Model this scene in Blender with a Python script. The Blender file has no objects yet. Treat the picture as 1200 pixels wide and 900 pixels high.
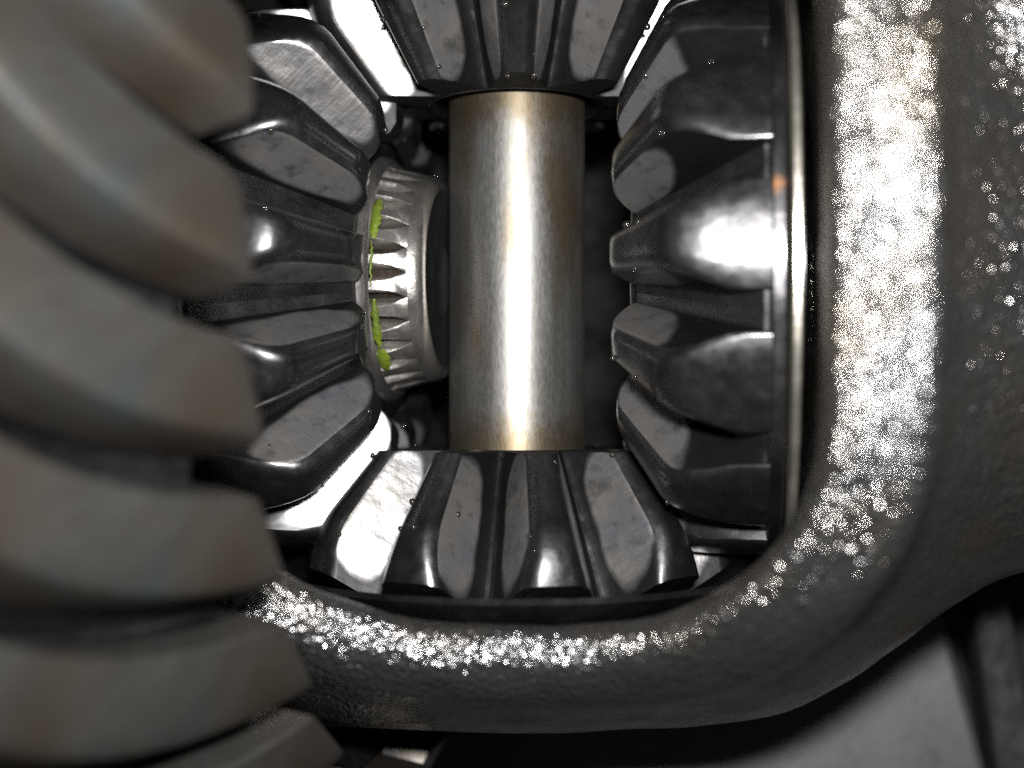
import bpy, math, random
import numpy as np
from mathutils import Matrix, Vector

# ------------------------------------------------------------------ camera, world, lamp
S = 0.001                                   # everything below is written in millimetres
sc = bpy.context.scene
col = sc.collection
rnd = random.Random(7)
PI = math.pi
R = math.radians

YAW = R(9.5)
CAM = Vector((35, -214, -20))
cam_d = bpy.data.cameras.new('camera')
cam = bpy.data.objects.new('camera', cam_d)
col.objects.link(cam)
cam.location = CAM * S
cam.rotation_euler = (R(90), 0, YAW)
cam_d.sensor_width = 36
cam_d.lens = 1560 / 1200 * 36
cam_d.shift_y = 20 / 1200
cam_d.clip_start = 0.005
cam_d.clip_end = 5
cam_d.dof.use_dof = True
cam_d.dof.focus_distance = 0.198
cam_d.dof.aperture_fstop = 8.5
sc.camera = cam

w = bpy.data.worlds.new('World')
sc.world = w
w.use_nodes = True
w.node_tree.nodes['Background'].inputs[0].default_value = (0.92, 0.97, 1.0, 1)
w.node_tree.nodes['Background'].inputs[1].default_value = 0.045

fl_d = bpy.data.lights.new('camera_flash', 'AREA')
fl_d.shape = 'RECTANGLE'
fl_d.size = 0.022
fl_d.size_y = 0.012
fl_d.energy = 1.0
fl_d.color = (1.0, 0.99, 0.98)
fl = bpy.data.objects.new('camera_flash', fl_d)
col.objects.link(fl)
FLASH = CAM + Vector((8, 4, 27))
fl.location = FLASH * S
fl.rotation_euler = (R(88), 0, YAW)

sc.view_settings.view_transform = 'Standard'
sc.view_settings.look = 'None'
sc.view_settings.gamma = 1
sc.view_settings.exposure = 0.0
sc.view_settings.use_curve_mapping = False
sc.render.engine = 'CYCLES'
sc.cycles.use_denoising = False
sc.cycles.max_bounces = 8
sc.cycles.sample_clamp_indirect = 1.0
sc.cycles.glossy_bounces = 3
sc.cycles.caustics_reflective = False


# ------------------------------------------------------------------ materials
class NT:
    def __init__(self, name):
        self.m = bpy.data.materials.new(name)
        self.m.use_nodes = True
        self.t = self.m.node_tree
        self.b = self.t.nodes['Principled BSDF']
        tc = self.n('ShaderNodeTexCoord')
        mp = self.n('ShaderNodeMapping')
        mp.inputs['Scale'].default_value = (1000, 1000, 1000)
        self.l(tc.outputs['Object'], mp.inputs['Vector'])
        self.mm = mp.outputs[0]
        self.uv = tc.outputs['UV']
        self.tc = tc

    def n(self, kind, **kw):
        nd = self.t.nodes.new(kind)
        for k, v in kw.items():
            setattr(nd, k, v)
        return nd

    def l(self, a, b):
        self.t.links.new(a, b)

    def put(self, sock, v):
        if hasattr(v, 'links'):
            self.l(v, sock)
        else:
            sock.default_value = v

    def scaled(self, sx, sy, sz):
        mp = self.n('ShaderNodeMapping')
        mp.inputs['Scale'].default_value = (sx, sy, sz)
        self.l(self.mm, mp.inputs['Vector'])
        return mp.outputs[0]

    def noise(self, scale, detail=4, vec=None, rough=0.55):
        nd = self.n('ShaderNodeTexNoise')
        nd.inputs['Scale'].default_value = scale
        nd.inputs['Detail'].default_value = detail
        nd.inputs['Roughness'].default_value = rough
        self.l(vec or self.mm, nd.inputs['Vector'])
        return nd.outputs['Fac']

    def voronoi(self, scale, vec=None, out='Distance'):
        nd = self.n('ShaderNodeTexVoronoi')
        nd.inputs['Scale'].default_value = scale
        self.l(vec or self.mm, nd.inputs['Vector'])
        return nd.outputs[out]

    def math(self, op, a, b=0.0, c=None, clamp=False):
        nd = self.n('ShaderNodeMath', operation=op, use_clamp=clamp)
        self.put(nd.inputs[0], a)
        self.put(nd.inputs[1], b)
        if c is not None:
            self.put(nd.inputs[2], c)
        return nd.outputs[0]

    def rng(self, v, a, b, c, d):
        nd = self.n('ShaderNodeMapRange')
        self.put(nd.inputs['Value'], v)
        for k, x in zip(('From Min', 'From Max', 'To Min', 'To Max'), (a, b, c, d)):
            nd.inputs[k].default_value = x
        return nd.outputs[0]

    def mix(self, f, a, b):
        nd = self.n('ShaderNodeMix', data_type='RGBA')
        self.put(nd.inputs[0], f)
        self.put(nd.inputs[6], a if hasattr(a, 'links') else (*a, 1))
        self.put(nd.inputs[7], b if hasattr(b, 'links') else (*b, 1))
        return nd.outputs[2]

    def bump(self, h, dist, strength=1.0, normal=None):
        nd = self.n('ShaderNodeBump')
        nd.inputs['Distance'].default_value = dist * S
        nd.inputs['Strength'].default_value = strength
        self.l(h, nd.inputs['Height'])
        if normal:
            self.l(normal, nd.inputs['Normal'])
        return nd.outputs[0]

    def set(self, **kw):
        for k, v in kw.items():
            s = self.b.inputs[k.replace('_', ' ')]
            if isinstance(v, tuple) and len(v) == 3:
                v = (*v, 1)
            self.put(s, v)
        return self.m


def mat_cast(name='oily_cast_iron'):
    t = NT(name)
    grain = t.noise(1.15, 2, rough=0.5)
    pits = t.voronoi(1.4)
    lump = t.noise(0.35, 2)
    h = t.math('ADD', t.math('ADD', grain, t.math('MULTIPLY', pits, 0.45)), t.math('MULTIPLY', lump, 0.6))
    broad = t.noise(0.045, 4)
    c = t.mix(t.rng(broad, 0.42, 0.7, 0, 1), (0.27, 0.268, 0.268), (0.36, 0.305, 0.23))
    return t.set(Base_Color=c, Metallic=0.95, Roughness=t.rng(t.noise(0.3, 2), 0.3, 0.7, 0.16, 0.27),
                 Normal=t.bump(h, 0.62, 1.0))


def mat_gear(name, patch=None, rust=None):
    """black oiled forging; patch = rounded worn area on the tooth flanks (in tooth uv)"""
    t = NT(name)
    oil = t.noise(0.09, 3)
    fine = t.noise(1.3, 4)
    base = t.mix(t.rng(oil, 0.35, 0.7, 0, 1), (0.022, 0.022, 0.024), (0.050, 0.048, 0.050))
    rough = t.rng(oil, 0.3, 0.7, 0.24, 0.38)
    metal = 0.85
    rough = t.math('ADD', rough, t.rng(t.noise(0.5, 5), 0.35, 0.7, -0.04, 0.14))
    if patch:
        uc, ua, vc, va, sh = patch
        sep = t.n('ShaderNodeSeparateXYZ')
        t.l(t.uv, sep.inputs[0])
        wob = t.math('MULTIPLY', t.math('SUBTRACT', t.noise(0.12, 2), 0.5), 0.16)
        u, v = sep.outputs[0], sep.outputs[1]
        ob = t.n('ShaderNodeObjectInfo')
        wob = t.math('ADD', wob, t.math('MULTIPLY', t.math('SUBTRACT', ob.outputs['Random'], 0.5), 0.14))
        u2 = t.math('ADD', t.math('ADD', u, t.math('MULTIPLY', t.math('SUBTRACT', v, 0.5), sh)), wob)
        du = t.math('POWER', t.math('ABSOLUTE', t.math('DIVIDE', t.math('SUBTRACT', u2, uc), ua)), 2.8)
        dv = t.math('POWER', t.math('ABSOLUTE', t.math('DIVIDE', t.math('SUBTRACT', t.math('ADD', v, wob), vc), va)), 2.8)
        mk = t.rng(t.math('ADD', du, dv), 0.72, 1.16, 1, 0)
        on = t.math('GREATER_THAN', v, 0.0)
        mk = t.math('MULTIPLY', mk, on)
        mk = t.math('MULTIPLY', mk, t.rng(t.noise(0.35, 4), 0.25, 0.45, 0.55, 1))
        tint = t.noise(0.13, 2)
        suv = t.n('ShaderNodeMapping')
        suv.inputs['Scale'].default_value = (70, 2.2, 1)
        t.l(t.uv, suv.inputs['Vector'])
        scr = t.noise(1.0, 3, suv.outputs[0])
        worn = t.mix(t.rng(tint, 0.4, 0.65, 0, 1), (0.36, 0.345, 0.325), (0.29, 0.295, 0.325))
        worn = t.mix(t.rng(scr, 0.35, 0.7, 0, 0.55), worn, (0.17, 0.16, 0.15))
        base = t.mix(mk, base, worn)
        mr = t.n('ShaderNodeMix', data_type='FLOAT')
        t.put(mr.inputs[0], mk)
        t.put(mr.inputs[2], rough)
        t.put(mr.inputs[3], t.rng(scr, 0.3, 0.7, 0.24, 0.42))
        rough = mr.outputs[0]
    coat = 0.7
    if patch:
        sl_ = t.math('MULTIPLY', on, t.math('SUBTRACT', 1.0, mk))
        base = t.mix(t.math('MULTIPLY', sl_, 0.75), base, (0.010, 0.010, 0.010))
        ms_ = t.n('ShaderNodeMix', data_type='FLOAT')
        t.put(ms_.inputs[0], sl_)
        t.put(ms_.inputs[2], rough)
        ms_.inputs[3].default_value = 0.46
        rough = ms_.outputs[0]
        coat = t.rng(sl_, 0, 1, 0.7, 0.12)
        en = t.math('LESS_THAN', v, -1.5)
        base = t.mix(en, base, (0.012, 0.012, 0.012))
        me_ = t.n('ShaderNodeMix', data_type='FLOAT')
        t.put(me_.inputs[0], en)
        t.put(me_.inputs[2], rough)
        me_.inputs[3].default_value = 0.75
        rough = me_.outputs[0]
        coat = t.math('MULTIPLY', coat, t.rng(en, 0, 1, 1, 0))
    if rust:
        d = t.n('ShaderNodeVectorMath', operation='DISTANCE')
        t.l(t.mm, d.inputs[0])
        d.inputs[1].default_value = rust
        rk = t.rng(t.math('ADD', d.outputs['Value'], t.math('MULTIPLY', t.noise(0.8, 3), 2.0)), 1.3, 2.6, 0.8, 0)
        base = t.mix(rk, base, (0.26, 0.12, 0.045))
    n1 = t.bump(t.noise(0.15, 2), 0.7, 0.42)
    n2 = t.bump(fine, 0.05, 0.7, n1)
    return t.set(Base_Color=base, Metallic=metal, Roughness=rough, Normal=n2,
                 Coat_Weight=coat, Coat_Roughness=0.20, Coat_IOR=1.5)


def mat_ring_gear():
    t = NT('stained_ring_gear_steel')
    st = t.noise(0.05, 4, t.scaled(1, 1, 1))
    st2 = t.noise(0.09, 3, t.scaled(0.6, 0.6, 1.6))
    c = t.mix(t.rng(st, 0.35, 0.65, 0, 1), (0.092, 0.089, 0.080), (0.050, 0.036, 0.024))
    c = t.mix(t.rng(st2, 0.5, 0.75, 0, 0.6), c, (0.052, 0.078, 0.097))
    c = t.mix(t.rng(t.noise(0.22, 4, t.scaled(0.5, 1.6, 1)), 0.4, 0.7, 0, 0.5), c, (0.05, 0.045, 0.04))
    return t.set(Base_Color=c, Metallic=0.75, Roughness=t.rng(t.noise(0.1, 3), 0.3, 0.7, 0.34, 0.48),
                 Normal=t.bump(t.noise(0.5, 3), 0.12, 0.6))


def mat_shaft():
    t = NT('worn_pinion_shaft_steel')
    st = t.noise(0.35, 5, t.scaled(1, 1, 0.07))
    st2 = t.noise(0.16, 4, t.scaled(1, 1, 0.25))
    fine = t.noise(2.2, 3, t.scaled(1, 1, 0.35))
    c = t.mix(t.rng(st, 0.35, 0.65, 0, 1), (0.235, 0.232, 0.226), (0.165, 0.158, 0.142))
    c = t.mix(t.rng(st2, 0.48, 0.66, 0, 0.8), c, (0.14, 0.105, 0.06))
    sz = t.n('ShaderNodeSeparateXYZ')
    t.l(t.mm, sz.inputs[0])
    end = t.rng(t.math('ADD', t.math('ABSOLUTE', sz.outputs[2]), t.math('MULTIPLY', t.noise(0.4, 4), 9.0)), 26, 30, 0, 0.75)
    c = t.mix(end, c, (0.12, 0.09, 0.05))
    return t.set(Base_Color=c, Metallic=0.88, Roughness=t.rng(fine, 0.3, 0.7, 0.36, 0.48),
                 Normal=t.bump(fine, 0.03, 0.5))


def mat_plain(name, colr, metal, rough, bump=0.05, bs=0.8, var=0.3):
    t = NT(name)
    nz = t.noise(0.12, 4)
    dark = tuple(v * (1 - var) for v in colr)
    lite = tuple(min(1, v * (1 + var)) for v in colr)
    return t.set(Base_Color=t.mix(t.rng(nz, 0.3, 0.7, 0, 1), dark, lite), Metallic=metal,
                 Roughness=t.rng(t.noise(0.3, 3), 0.3, 0.7, rough * 0.8, rough * 1.2),
                 Normal=t.bump(t.noise(bs, 3), bump, 0.8))


M = {
    'cast': mat_cast(),
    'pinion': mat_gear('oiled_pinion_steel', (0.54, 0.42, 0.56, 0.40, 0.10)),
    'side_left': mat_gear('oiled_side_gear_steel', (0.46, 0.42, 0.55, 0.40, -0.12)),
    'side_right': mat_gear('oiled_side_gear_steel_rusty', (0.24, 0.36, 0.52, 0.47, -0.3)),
    'gear_body': mat_gear('oiled_gear_blank'),
    'ring': mat_ring_gear(),
    'shaft': mat_shaft(),
    'axle': mat_plain('bright_axle_steel', (0.62, 0.59, 0.55), 0.95, 0.24, 0.05, 1.5),
    'axle_core': mat_plain('brown_spline_root', (0.035, 0.027, 0.02), 0.8, 0.35),
    'axle_end': mat_plain('dark_axle_end', (0.05, 0.05, 0.052), 0.6, 0.3),
    'green': mat_plain('green_paint', (0.075, 0.105, 0.008), 0.0, 0.45, 0.2, 1.2, 0.35),
    'washer': mat_plain('thrust_washer_steel', (0.52, 0.49, 0.42), 0.9, 0.33),
    'housing': mat_plain('shaded_housing_iron', (0.012, 0.012, 0.012), 0.0, 0.8, 0.06, 0.4, 0.18),  # near-black base colour carries the deep shade inside the housing
    'panel': mat_plain('grey_housing_paint', (0.062, 0.058, 0.064), 0.1, 0.42, 0.05, 0.5, 0.14),
    'lip': mat_plain('polished_bore_edge', (0.55, 0.53, 0.52), 0.95, 0.22),
}
t = NT('oil')
M['oil'] = t.set(Base_Color=(0.02, 0.018, 0.014), Metallic=0.0, Roughness=0.08, IOR=1.47, Specular_IOR_Level=0.9)


# ------------------------------------------------------------------ mesh helpers
def mesh(name, verts, faces, mat, uvs=None, smooth=True, sharp=None):
    me = bpy.data.meshes.new(name)
    me.from_pydata([(v[0] * S, v[1] * S, v[2] * S) for v in verts], [], faces)
    me.materials.append(mat)
    if uvs:
        lay = me.uv_layers.new(name='UVMap')
        i = 0
        for fu in uvs:
            for u in fu:
                lay.data[i].uv = u
                i += 1
    me.validate()
    if smooth:
        me.polygons.foreach_set('use_smooth', [True] * len(me.polygons))
        if sharp:
            me.set_sharp_from_angle(angle=R(sharp))
    me.update()
    return me


def obj(name, me, parent=None, loc=(0, 0, 0), rot=None):
    o = bpy.data.objects.new(name, me)
    col.objects.link(o)
    o.location = Vector(loc) * S
    if rot is not None:
        o.rotation_euler = rot
    o.parent = parent
    return o


def thing(name, label, cat, loc=(0, 0, 0), mtx=None, group=None):
    o = bpy.data.objects.new(name, None)
    col.objects.link(o)
    o.empty_display_size = 0.01
    if mtx is not None:
        o.matrix_world = Matrix.Translation(Vector(loc) * S) @ mtx.to_4x4()
    else:
        o.location = Vector(loc) * S
    o['label'] = label
    o['category'] = cat
    if group:
        o['group'] = group
    return o


def lathe(name, prof, mat, n=96, closed=True, sharp=35):
    """prof = (radius, height) pairs around local z"""
    V, F = [], []
    m = len(prof)
    for k in range(n):
        a = 2 * PI * k / n
        for r, z in prof:
            V.append((r * math.cos(a), r * math.sin(a), z))
    for k in range(n):
        k2 = (k + 1) % n
        for j in range(m if closed else m - 1):
            j2 = (j + 1) % m
            F.append((k * m + j, k2 * m + j, k2 * m + j2, k * m + j2))
    return mesh(name, V, F, mat, None, True, sharp)


# ------------------------------------------------------------------ differential case (surface nets of a cast solid)
def surface_nets(D, org, h):
    nx, ny, nz = D.shape
    ins = D < 0
    cs = np.zeros((nx - 1, ny - 1, nz - 1), np.int8)
    for i in (0, 1):
        for j in (0, 1):
            for k in (0, 1):
                cs += ins[i:nx - 1 + i, j:ny - 1 + j, k:nz - 1 + k]
    act = (cs > 0) & (cs < 8)
    idx = -np.ones(act.shape, np.int64)
    ci = np.argwhere(act)
    idx[act] = np.arange(len(ci))
    acc = np.zeros((len(ci), 3))
    cnt = np.zeros(len(ci))
    corners = [(i, j, k) for i in (0, 1) for j in (0, 1) for k in (0, 1)]
    for a in corners:
        for ax in range(3):
            if a[ax]:
                continue
            b = list(a)
            b[ax] = 1
            da = D[ci[:, 0] + a[0], ci[:, 1] + a[1], ci[:, 2] + a[2]]
            db = D[ci[:, 0] + b[0], ci[:, 1] + b[1], ci[:, 2] + b[2]]
            x = (da < 0) != (db < 0)
            tt = np.where(x, da / np.where(x, da - db, 1), 0)
            p = np.array(a, float)[None, :].repeat(len(ci), 0)
            p[:, ax] += tt
            acc[x] += p[x]
            cnt[x] += 1
    V = (ci + acc / cnt[:, None]) * h + np.array(org)
    Fs = []
    for ax in range(3):
        sl = [slice(None)] * 3
        sl2 = [slice(None)] * 3
        sl[ax] = slice(0, -1)
        sl2[ax] = slice(1, None)
        a, b = ins[tuple(sl)], ins[tuple(sl2)]
        e = np.argwhere(a != b)
        o1, o2 = [x for x in range(3) if x != ax]
        e = e[(e[:, o1] > 0) & (e[:, o2] > 0) & (e[:, o1] < D.shape[o1] - 1) & (e[:, o2] < D.shape[o2] - 1)]
        q = []
        for d1, d2 in ((1, 1), (0, 1), (0, 0), (1, 0)):
            c = e.copy()
            c[:, o1] -= d1
            c[:, o2] -= d2
            q.append(idx[c[:, 0], c[:, 1], c[:, 2]])
        q = np.stack(q, 1)
        flip = a[e[:, 0], e[:, 1], e[:, 2]]
        if ax == 1:
            flip = ~flip
        q[~flip] = q[~flip][:, ::-1]
        Fs.append(q)
    return V, np.concatenate(Fs)


def smax(a, b, k):
    h = np.maximum(k - np.abs(a - b), 0) / k
    return np.maximum(a, b) + h * h * k * 0.25


def case_mesh():
    h = 1.2
    xs = np.arange(-67, 116, h)
    ys = np.arange(-82, 82, h)
    X, Y, Z = np.meshgrid(xs, ys, ys, indexing='ij')
    r = np.sqrt(Y * Y + Z * Z)
    px = [-60, 5, 40, 52, 58, 65, 70, 78, 90, 120]
    pr = [72, 72, 68.8, 62.5, 58, 52, 48, 45, 43, 42]
    fx = np.arange(-60, 120.1, 0.5)
    fr = np.convolve(np.pad(np.interp(fx, px, pr), 16, 'edge'), np.ones(33) / 33, 'valid')
    out = (r - np.interp(X, fx, fr)) * 0.85
    boss = np.sqrt(((X - 78) / 1.0) ** 2 + ((Y + 36) / 1.0) ** 2 + ((Z - 36) / 1.3) ** 2) - 14
    out = -smax(-out, -boss, 10)
    out = smax(out, np.maximum(X - 112, -62.4 - X), 3)
    cav = smax(r - 59, np.abs(X) - 45.2, 8)
    bore = np.maximum(r - 23, 20 - X)
    # window: rectangle in x/z with a tighter corner on one side
    def rr(cx, cz, hx, hz, c):
        qx = np.abs(X - cx) - hx + c
        qz = np.abs(Z - cz) - hz + c
        return np.minimum(np.maximum(qx, qz), 0) + np.hypot(np.maximum(qx, 0), np.maximum(qz, 0)) - c
    wr = rr(3.5, 0, 41.3, 48.0, 26)
    wl = rr(3.5, 0, 41.3, 48.0, 38)
    win = np.where(X > 3.5, wr, wl)
    lipd = smax(smax(win - 12.6, r - 71.6, 4), Y + 20, 2)
    out = -smax(-out, -lipd, 4)
    win = np.maximum(win, Y + 8)
    d = smax(out, -cav, 3)
    d = smax(d, -bore, 3)
    d = smax(d, -np.maximum(rr(3.5, 0, 42.5, 46.0, 26), 8 - Y), 5)
    d = smax(d, -win, 2.6 + np.clip((36 - X) / 24, 0, 1) * 9.5)
    d = d + 0.16 * np.sin(X * 0.42 + 1.1 * np.sin(Z * 0.23)) * np.sin(Z * 0.37 + np.sin(Y * 0.31)) * np.sin(Y * 0.33 + 0.7)
    V, F = surface_nets(d, (xs[0], ys[0], ys[0]), h)
    me = bpy.data.meshes.new('case_body')
    me.vertices.add(len(V))
    me.vertices.foreach_set('co', (V * S).astype(np.float32).ravel())
    me.loops.add(len(F) * 4)
    me.loops.foreach_set('vertex_index', F.astype(np.int32).ravel())
    me.polygons.add(len(F))
    me.polygons.foreach_set('loop_start', np.arange(0, len(F) * 4, 4, dtype=np.int32))
    me.polygons.foreach_set('loop_total', np.full(len(F), 4, np.int32))
    me.polygons.foreach_set('use_smooth', np.ones(len(F), bool))
    me.materials.append(M['cast'])
    me.update(calc_edges=True)
    me.validate()
    return me


AX = {'+z': Matrix.Identity(3), '-z': Matrix.Rotation(PI, 3, 'X'),
      '+x': Matrix.Rotation(PI / 2, 3, 'Y'), '-x': Matrix.Rotation(-PI / 2, 3, 'Y')}

case = thing('differential_case', 'rough oily cast iron carrier case framing the gears with its open window', 'differential case', (0, 0, 0))
obj('case_body', case_mesh(), case)
obj('ring_gear_flange', lathe('ring_gear_flange', [(40, -73), (90, -73), (92, -71), (92, -64), (90, -62.3), (40, -62.3)], M['cast'], 128),
    case, (0, 0, 0), (0, R(90), 0))


# ------------------------------------------------------------------ straight bevel gears
AO = 57.0
RINGS = {}


def bevel_tooth(name, N, gam, Ai, Aend, add, ded, rcap, alpha, mat, zface=0.0, lim=0.93, thick=0.97, flare=0.0, zend=0.0):
    sg, cg = math.sin(gam), math.cos(gam)
    As = [(Ai, 0.40), (Ai + 0.5, 0.66), (Ai + 1.2, 0.82), (Ai + 2.2, 0.92), (Ai + 3.4, 0.975)]
    n = 15
    for i in range(1, n + 1):
        As.append((Ai + 3.4 + (Aend - Ai - 3.4) * i / n, 1.0))
    tp = PI * 2 * AO * sg / N / 2 * thick                  # tooth thickness at the pitch line, big end
    rings = []
    lev = [0.0, 0.10, 0.22, 0.36, 0.50, 0.62, 0.72, 0.80, 0.87]
    for A, hs in As:
        k = A / AO
        hr = -ded * k
        ht = add * k
        hc = (rcap - A * sg) / cg
        kk = 4.5
        bl = max(kk - abs(ht - hc), 0) / kk
        ht = min(ht, hc) - bl * bl * kk * 0.25
        ht = max(hr + 0.02, hr + (ht - hr) * hs)
        def s_at(hh):
            return max(0.55 * k, k * tp / 2 * (1 - flare * (Aend - A) / (Aend - Ai)) - hh * math.tan(alpha) - 0.008 / k * hh * abs(hh))
        half = []
        rr_ = A * sg + hr * cg
        smx = PI * rr_ / N
        half.append((smx, hr))
        sr = s_at(hr)
        sr = min(sr, smx * lim)
        half.append((sr + (smx - sr) * 0.45, hr + 0.02 * (ht - hr)))
        for i, t_ in enumerate(lev):
            hh = hr + (ht - hr) * t_
            s = s_at(hh)
            if t_ == 0:
                s = min(smx * (lim + 0.06), s + 0.25 * k)
                hh += 0.03 * (ht - hr)
            half.append((min(s, smx * lim), hh))
        st = min(s_at(ht), smx * lim)
        e = min(1.7 * k, (ht - hr) * 0.2, st * 0.6)
        half.append((st - e * 0.18, ht - e * 0.38))
        half.append((st - e * 0.62, ht - e * 0.10))
        half.append((st * 0.5, ht + 0.02 * k))
        pts = []
        full = half + [(0.0, ht + 0.03 * k)] + [(-a, b) for a, b in reversed(half)]
        for s, hh in full:
            r = A * sg + hh * cg
            z = A * cg - hh * sg
            rr2 = r
            ph = s / max(r, 1)
            if z < zface:
                rr2 *= zface / z
                z = zface
            pts.append((rr2 * math.cos(ph), rr2 * math.sin(ph), z))
        rings.append(pts)
    RINGS[name] = rings[:]
    if zend:
        rings.append([(x, y, max(z, zend)) for x, y, z in rings[-1]])
        As.append((Aend + 0.01, 1.0))
    m = len(rings[0])
    nh = (m - 1) // 2
    nl = len(lev)
    V = [p for rg in rings for p in rg]
    F, U = [], []
    tot = len(rings)
    def vcoord(j):                                       # profile index -> height fraction on the flank, else None
        if 2 <= j <= 1 + nl:
            return 0.001 + lev[j - 2]
        jj = m - 1 - j
        if 2 <= jj <= 1 + nl:
            return 0.001 + lev[jj - 2]
        return None
    for i in range(tot - 1):
        u0 = (As[i][0] - Ai) / (Aend - Ai)
        u1 = (As[i + 1][0] - Ai) / (Aend - Ai)
        for j in range(m - 1):
            F.append((i * m + j, (i + 1) * m + j, (i + 1) * m + j + 1, i * m + j + 1))
            a, b = vcoord(j), vcoord(j + 1)
            if a is None or b is None:
                a = b = -1
            if i < 6 and all(V[q_][2] <= zface + 1e-3 for q_ in F[-1]):
                a = b = -2
            U.append([(u0, a), (u1, a), (u1, b), (u0, b)])
    F.append(tuple(range(m)))
    U.append([(0, -2)] * m)
    F.append(tuple((tot - 1) * m + j for j in reversed(range(m))))
    U.append([(0, -1)] * m)
    return mesh(name, V, F, mat, U, True, 42)


def bevel_gear(name, label, cat, group, axis, N, gam, prof, zc, phase, tooth_me, body_mat, extra=None):
    mt = AX[axis] @ Matrix.Rotation(phase, 3, 'Z')
    g = thing(name, label, cat, mt @ Vector((0, 0, zc)), mt, group)
    obj('gear_body', lathe('gear_body', prof, body_mat, 112), g, (0, 0, -zc))
    for k in range(N):
        obj('tooth', tooth_me, g, (0, 0, -zc), (0, 0, 2 * PI * k / N))
    return g


def phase_for(axis, direction, deg_pitch=0):
    """spin that brings tooth 0 to a world direction"""
    v = AX[axis].inverted() @ Vector(direction)
    return math.atan2(v.y, v.x)


NP, NS = 10, 14
GP, GS = math.atan2(NP, NS), math.atan2(NS, NP)
AI = 31.0
ADD, DED = 5.0, 7.0


def cone(A, h, g):
    k = A / AO
    return (A * math.sin(g) + h * k * math.cos(g), A * math.cos(g) - h * k * math.sin(g))


RS_CAP, RP_CAP = 44.0, 34.5
AS_END = (RS_CAP - 1.7) / (math.sin(GS) - DED / AO * math.cos(GS))
rs0, zs0 = cone(AI, -DED - 0.5, GS)
rs1, zs1 = cone(AS_END, -DED - 0.5, GS)
side_prof = [(18.3, zs0 + 0.9), (19.2, zs0), (rs0 - 0.6, zs0 + 0.1), (rs0, zs0 + 0.4), (rs1, zs1), (rs1 + 0.6, zs1 + 0.15), (RS_CAP - 0.35, zs1 + 0.3), (RS_CAP, zs1 + 0.7),
             (RS_CAP, 41.2), (RS_CAP - 0.5, 41.7), (30, 41.5), (30, 44.5), (18.3, 44.5)]
rp0, zp0 = cone(AI, -DED - 0.5, GP)
rp1, zp1 = cone(AO, -DED - 0.5, GP)
pin_prof = [(11.4, zp0 + 2.6), (13.4, zp0 + 0.4), (13.9, zp0), (rp0 - 0.5, zp0 - 0.1), (rp0, zp0 + 0.4), (rp1, zp1), (rp1 + 1.0, zp1 + 0.7), (rp1 - 1, zp1 + 2.0), (20, 53.2),
            (11.6, 53.2)]
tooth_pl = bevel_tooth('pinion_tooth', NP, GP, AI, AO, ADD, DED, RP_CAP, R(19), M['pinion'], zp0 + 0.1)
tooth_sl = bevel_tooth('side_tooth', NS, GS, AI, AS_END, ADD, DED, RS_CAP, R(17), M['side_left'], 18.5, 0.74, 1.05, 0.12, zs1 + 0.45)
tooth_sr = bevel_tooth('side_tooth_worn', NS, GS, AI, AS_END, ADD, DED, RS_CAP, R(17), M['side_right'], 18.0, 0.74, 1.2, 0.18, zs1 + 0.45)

todeg = lambda d: (math.sin(R(d)), -math.cos(R(d)), 0)
pinion_top = bevel_gear('pinion_gear', 'black oily toothed pinion gear fitted on the upper end of the steel shaft', 'gear',
                        'pinion gears on the cross shaft', '+z', NP, GP, pin_prof, 50, phase_for('+z', todeg(9.5)), tooth_pl, M['gear_body'])
pinion_bot = bevel_gear('pinion_gear', 'black oily toothed pinion gear fitted on the lower end of the steel shaft', 'gear',
                        'pinion gears on the cross shaft', '-z', NP, GP, pin_prof, 50, phase_for('-z', todeg(9.5 + 9)), tooth_pl, M['gear_body'])
sdeg = lambda d: (0, -math.cos(R(d)), math.sin(R(d)))
side_left = bevel_gear('side_gear', 'black oily toothed side gear with the splined green marked axle end in its bore', 'gear',
                       'side gears facing each other', '-x', NS, GS, side_prof, 41, phase_for('-x', sdeg(3.4)), tooth_sl, M['gear_body'])
_rm = (AX['+x'] @ Matrix.Rotation(phase_for('+x', sdeg(1.5)), 3, 'Z')).inverted() @ Vector((40.2, -43.4, 7.4))
M['gear_rust'] = mat_gear('oiled_gear_blank_rust_spot', None, tuple(_rm))
side_right = bevel_gear('side_gear', 'black oily toothed side gear with wide flat lands beside the thin bright washer', 'gear',
                        'side gears facing each other', '+x', NS, GS, side_prof, 41, phase_for('+x', sdeg(1.5)), tooth_sr, M['gear_rust'])
lip = lathe('bore_lip', [(18.35, -1.3), (18.7, -1.55), (19.3, -1.35), (19.9, -0.6), (20.3, 0.3), (18.35, 0.6)], M['lip'], 96)
obj('bore_lip', lip, side_left, (0, 0, zs0 - 41))
lip_d = lip.copy()
lip_d.materials[0] = M['gear_body']
obj('bore_lip', lip_d, side_right, (0, 0, zs0 - 41))


# ------------------------------------------------------------------ thrust washers
wt = thing('thrust_washer', 'thin bright steel thrust washer edge between side gear and case wall', 'washer', (42.8, 0, 0), AX['+x'])
obj('washer_ring', lathe('washer_ring', [(30.2, -0.7), (44.2, -0.7), (44.8, -0.4), (44.8, 0.4), (44.2, 0.7), (30.2, 0.7)], M['washer'], 112), wt)
for ax, nm in (('+z', 'upper'), ('-z', 'lower')):
    pw = thing('pinion_washer', 'dished dark thrust washer behind the %s pinion gear' % nm, 'washer', AX[ax] @ Vector((0, 0, 51)), AX[ax],
               'washers behind the pinion gears')
    obj('washer_dish', lathe('washer_dish', [(12, 2.6), (20, 2.6), (31, -1.0 + 2.0), (38, -4.4), (38.6, -3.6), (31, 2.6), (20, 4.2), (12, 4.2)], M['gear_body'], 96), pw)

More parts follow.
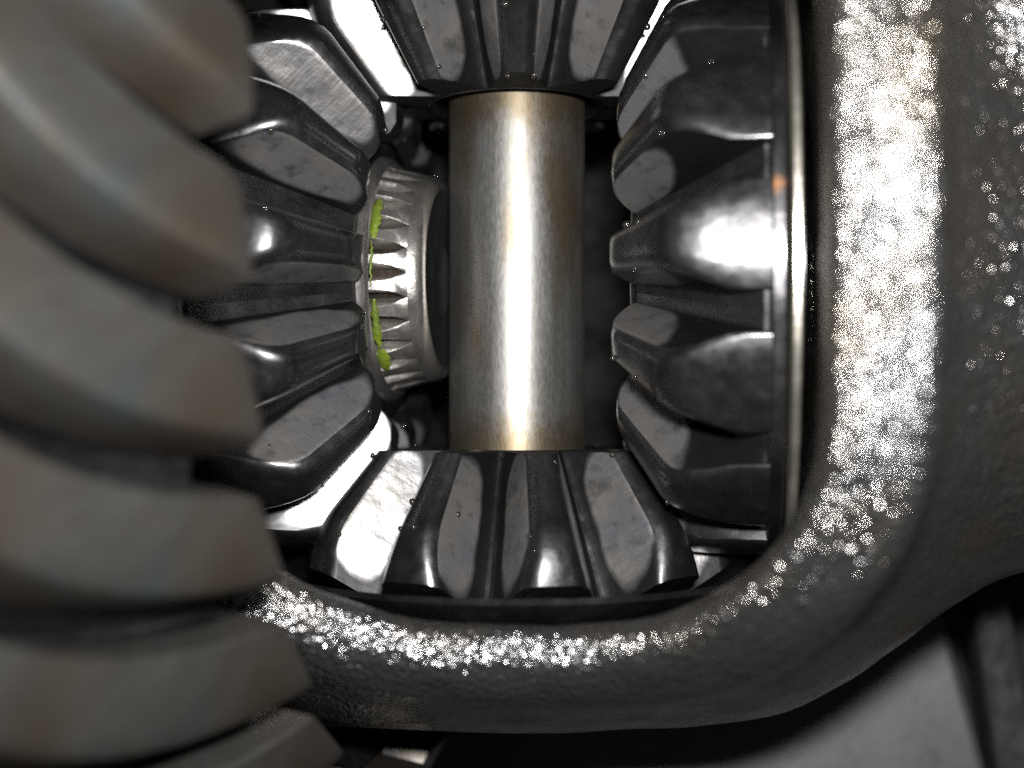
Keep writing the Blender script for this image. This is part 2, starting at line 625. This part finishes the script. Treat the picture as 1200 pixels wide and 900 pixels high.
# ------------------------------------------------------------------ cross shaft
def shaft_mesh():
    return lathe('shaft_body', [(0.01, -58), (10.2, -58), (11, -57), (11, -27), (11, 0), (11, 27), (11, 57), (10.2, 58), (0.01, 58)], M['shaft'], 96, False)


sh = thing('pinion_shaft', 'worn upright grey steel cross shaft joining the two pinion gears', 'shaft', (0, 0, 0))
obj('shaft_body', shaft_mesh(), sh)

# ------------------------------------------------------------------ splined axle end
axl = thing('axle_shaft', 'polished steel axle end with short pointed splines and green paint marks', 'axle', (-11.8, 0, 0), AX['-x'])
NSP = 28
RA = 18.3
ra = lambda z: RA - 0.235 * max(0.0, 8.5 - z)
obj('core', lathe('core', [(0.01, 4), (15.2, 4), (15.4, 60), (0.01, 60)], M['axle_core'], 84, False), axl)
obj('end_collar', lathe('end_collar', [(14.8, 0.0), (15.5, 0.2), (16.15, 0.65), (ra(1.15), 1.15), (ra(2.45), 2.45), (14.9, 4.2), (14, 4.2), (14, 0.6)], M['axle'], 112), axl)
obj('end_face', lathe('end_face', [(0.01, 1.6), (5, 1.4), (6, 0.7), (13.4, 0.7), (14.0, 0.3), (14.8, 0.06), (14.8, 2.2), (0.01, 2.2)], M['axle_end'], 96, False), axl)
V, F = [], []
hp = PI / NSP
secs = [(2.5, 0.985, 0.99), (3.3, 0.84, 0.93), (4.6, 0.58, 0.86), (6.2, 0.42, 0.80), (8.5, 0.38, 0.80), (50, 0.38, 0.80)]
for z, tf, bf in secs:
    zr = z
    RZ = ra(z)
    for s, rr_, ff in ((-1, 14.6, bf), (-1, RZ - 1.1, (tf + bf) / 2), (-1, RZ - 0.12, tf), (-1, RZ, tf * 0.82), (1, RZ, tf * 0.82), (1, RZ - 0.12, tf), (1, RZ - 1.1, (tf + bf) / 2), (1, 14.4, bf)):
        V.append((rr_ * math.cos(s * ff * hp), rr_ * math.sin(s * ff * hp), zr))
for i in range(len(secs) - 1):
    for j in range(7):
        F.append((i * 8 + j, (i + 1) * 8 + j, (i + 1) * 8 + j + 1, i * 8 + j + 1))
F.append(tuple(range(8)))
F.append(tuple((len(secs) - 1) * 8 + j for j in reversed(range(8))))
sp_me = mesh('spline_tooth', V, F, M['axle'], None, True, 30)
for k in range(NSP):
    obj('spline_tooth', sp_me, axl, (0, 0, 0), (0, 0, 2 * PI * (k + 0.4) / NSP))


def paint_arc(a0, a1, z, wid, seed):
    """patchy raised line of paint round the axle; angles from the camera side, up positive"""
    q = random.Random(seed)
    V, F = [], []
    n = max(6, int(abs(a1 - a0) / 1.2))
    base = phase_for('-x', (0, -1, 0))
    up = phase_for('-x', sdeg(10)) - base
    sgn = 1 if up > 0 else -1
    for i in range(n + 1):
        f = i / n
        a = base + sgn * R(a0 + (a1 - a0) * f)
        w_ = wid * (0.35 + 0.65 * min(1, 5 * f, 5 * (1 - f))) * q.uniform(0.7, 1.25)
        zo = z + q.uniform(-0.15, 0.15)
        for dz, dr in ((-0.5, 0.0), (-0.35, 0.28), (0, 0.42), (0.35, 0.28), (0.5, 0.0)):
            r = 18.05 + dr * q.uniform(0.8, 1.2)
            V.append((r * math.cos(a), r * math.sin(a), zo + dz * w_))
    for i in range(n):
        for j in range(4):
            F.append((i * 5 + j, i * 5 + j + 1, (i + 1) * 5 + j + 1, (i + 1) * 5 + j))
    return mesh('paint_mark', V, F, M['green'])


for a0, a1, z, wd, sd in ((15, 38, 7.5, 1.7, 1), (-8, 14, 7.7, 0.4, 2), (-40, -14, 7.5, 1.3, 3), (-56, -41, 7.3, 2.0, 4)):
    obj('paint_mark', paint_arc(a0, a1, z, wd, sd), axl)

# ------------------------------------------------------------------ ring gear
NR = 29
RT, RH = 80.0, 120.0


def ring_tooth():
    V, F = [], []
    n = 16
    rows = []
    for i in range(n + 1):
        t_ = i / n
        r = RT + (RH - RT) * t_
        th = R(20.85 * t_ + 20.85 * t_ * (t_ - 1) + 5.8 * t_ * (t_ - 1) * (t_ - 2))
        hgt = 10.5 + 4.0 * t_
        xt = -14.0 - 26.0 * t_
        e = 1.0
        if i == 0:
            e = 0.90
        half_p = PI * r / NR
        row = []
        prof = [(1.0, 0.0), (0.95, 0.02), (0.90, 0.30), (0.84, 0.62), (0.79, 0.80), (0.74, 0.85), (0.45, 0.905), (0.15, 0.955), (-0.15, 0.99), (-0.34, 1.0), (-0.44, 0.975),
                (-0.51, 0.88), (-0.59, 0.60), (-0.67, 0.30), (-0.74, 0.06), (-1.0, 0.0)]
        for s, hh in [(a * half_p, b) for a, b in prof]:
            x = xt - hgt + hgt * hh * (e if hh > 0.3 else 1)
            a = th + s / r
            rr_ = r + (0.0 if i else 0.9 * hh)
            row.append((rr_ * math.cos(a), rr_ * math.sin(a), x))
        rows.append(row)
    m = len(rows[0])
    V = [p for rw in rows for p in rw]
    for i in range(n):
        for j in range(m - 1):
            F.append((i * m + j, i * m + j + 1, (i + 1) * m + j + 1, (i + 1) * m + j))
    F.append(tuple(reversed(range(m))))
    F.append(tuple(n * m + j for j in range(m)))
    me = mesh('ring_tooth', V, F, M['ring'], None, True, 26)
    me.materials.append(M['gear_body'])                   # dark material stands in for the shade down in the tooth roots
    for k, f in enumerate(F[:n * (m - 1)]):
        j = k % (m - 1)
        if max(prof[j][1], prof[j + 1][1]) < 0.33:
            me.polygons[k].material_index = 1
    return me


# local z -> world x, local x -> world -y, local y -> world z
MR = Matrix(((0, 0, 1), (-1, 0, 0), (0, 1, 0)))
rg = thing('ring_gear', 'large blurred ring gear with curved stained grey teeth in front of the case', 'ring gear', (0, 0, 0), MR)
obj('ring_body', lathe('ring_body', [(77.5, -62), (77.5, -28), (RT - 0.4, -24.9), (RH, -54.9), (RH + 1, -58), (RH + 1, -62)], M['gear_body'], 160), rg)
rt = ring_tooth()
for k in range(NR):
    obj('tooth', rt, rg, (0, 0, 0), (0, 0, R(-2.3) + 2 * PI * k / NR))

# ------------------------------------------------------------------ housing behind
def box(name, x0, x1, y0, y1, z0, z1, mat):
    V = [(x, y, z) for x in (x0, x1) for y in (y0, y1) for z in (z0, z1)]
    F = [(0, 1, 3, 2), (4, 6, 7, 5), (0, 4, 5, 1), (2, 3, 7, 6), (0, 2, 6, 4), (1, 5, 7, 3)]
    return mesh(name, V, F, mat, None, False)


def trough(name, a0, a1, r, x0, x1, mat, n=48, th=5):
    """part of a wide trough lying along x, angle 0 = straight back, negative = below"""
    V, F = [], []
    for k in range(n + 1):
        a = R(a0 + (a1 - a0) * k / n)
        for rr_ in (r, r + th):
            for x in (x0, x1):
                V.append((x, rr_ * math.cos(a), rr_ * math.sin(a)))
    for k in range(n):
        p, q = k * 4, k * 4 + 4
        for a, b in ((0, 1), (1, 3), (3, 2), (2, 0)):
            F.append((p + a, p + b, q + b, q + a))
    F.append((0, 2, 3, 1))
    F.append((n * 4, n * 4 + 1, n * 4 + 3, n * 4 + 2))
    return mesh(name, V, F, mat, None, True, 30)


hs = obj('axle_housing', trough('axle_housing', -95, 95, 118, -150, 190, M['housing']))
hs['kind'] = 'structure'
hs['label'] = 'inside of the axle housing behind the case, deep shade put into its colour'


def slab(name, poly, yf, depth, mat, tilt=0.0):
    """plate from an x/z outline, front face at y = yf (leaning back by tilt per mm of height)"""
    n = len(poly)
    V = [(x, yf + tilt * (z + 80), z) for x, z in poly] + [(x, yf + depth + tilt * (z + 80), z) for x, z in poly]
    F = [tuple(range(n)), tuple(reversed(range(n, 2 * n)))]
    for k in range(n):
        F.append((k, k + n, (k + 1) % n + n, (k + 1) % n))
    me = mesh(name, V, F, mat, None, False)
    return me


for nm, poly, yf, dep, tl in (('wall_panel', [(-70, -52), (72, -52), (74, -58), (82, -90), (88, -112), (-70, -112)], 50, 6, 0.12),
                              ('wall_rib', [(77, -40), (86, -58), (96, -112), (86, -112)], 46, 14, 0.12),
                              ('wall_strip', [(92, -40), (100, -40), (109, -112), (101, -112)], 51, 8, 0.12)):
    o = obj(nm, slab(nm, poly, yf, dep, M['panel'] if nm != 'wall_rib' else M['housing'], tl), hs)
    bv = o.modifiers.new('edge', 'BEVEL')
    bv.width = 0.0015
    bv.segments = 2

# ------------------------------------------------------------------ beads of oil along the tooth edges
def droplets(gear, N, ring_pts, zc, seed, n_per=9):
    q = random.Random(seed)
    V, F = [], []
    for k in range(N):
        ca, sa = math.cos(2 * PI * k / N), math.sin(2 * PI * k / N)
        for _ in range(n_per):
            rg_ = q.choice(ring_pts)
            m = len(rg_)
            if q.random() < 0.7:
                j = q.choice((10, 11, 12, m - 13, m - 12, m - 11))
            else:
                j = q.randrange(m)
            p = rg_[j]
            x, y, z = (c + q.uniform(-0.25, 0.25) for c in p)
            x, y = x * ca - y * sa, x * sa + y * ca
            rad = q.choice((0.22, 0.3, 0.38, 0.5)) * q.uniform(0.8, 1.2)
            b = len(V)
            for la in range(5):
                ph = -PI / 2 + PI * la / 4
                for lo in range(8):
                    a = 2 * PI * lo / 8
                    V.append((x + rad * math.cos(ph) * math.cos(a), y + rad * math.cos(ph) * math.sin(a), z - zc + rad * math.sin(ph)))
            for la in range(4):
                for lo in range(8):
                    F.append((b + la * 8 + lo, b + la * 8 + (lo + 1) % 8, b + la * 8 + 8 + (lo + 1) % 8, b + la * 8 + 8 + lo))
    o = obj('oil_droplets', mesh('oil_droplets', V, F, M['oil']), gear)
    o['kind'] = 'stuff'


for gear, N, nm, sd in ((pinion_top, NP, 'pinion_tooth', 1), (pinion_bot, NP, 'pinion_tooth', 2),
                        (side_left, NS, 'side_tooth', 3), (side_right, NS, 'side_tooth_worn', 4)):
    droplets(gear, N, RINGS[nm], {NP: 50, NS: 41}[N], sd, 4)
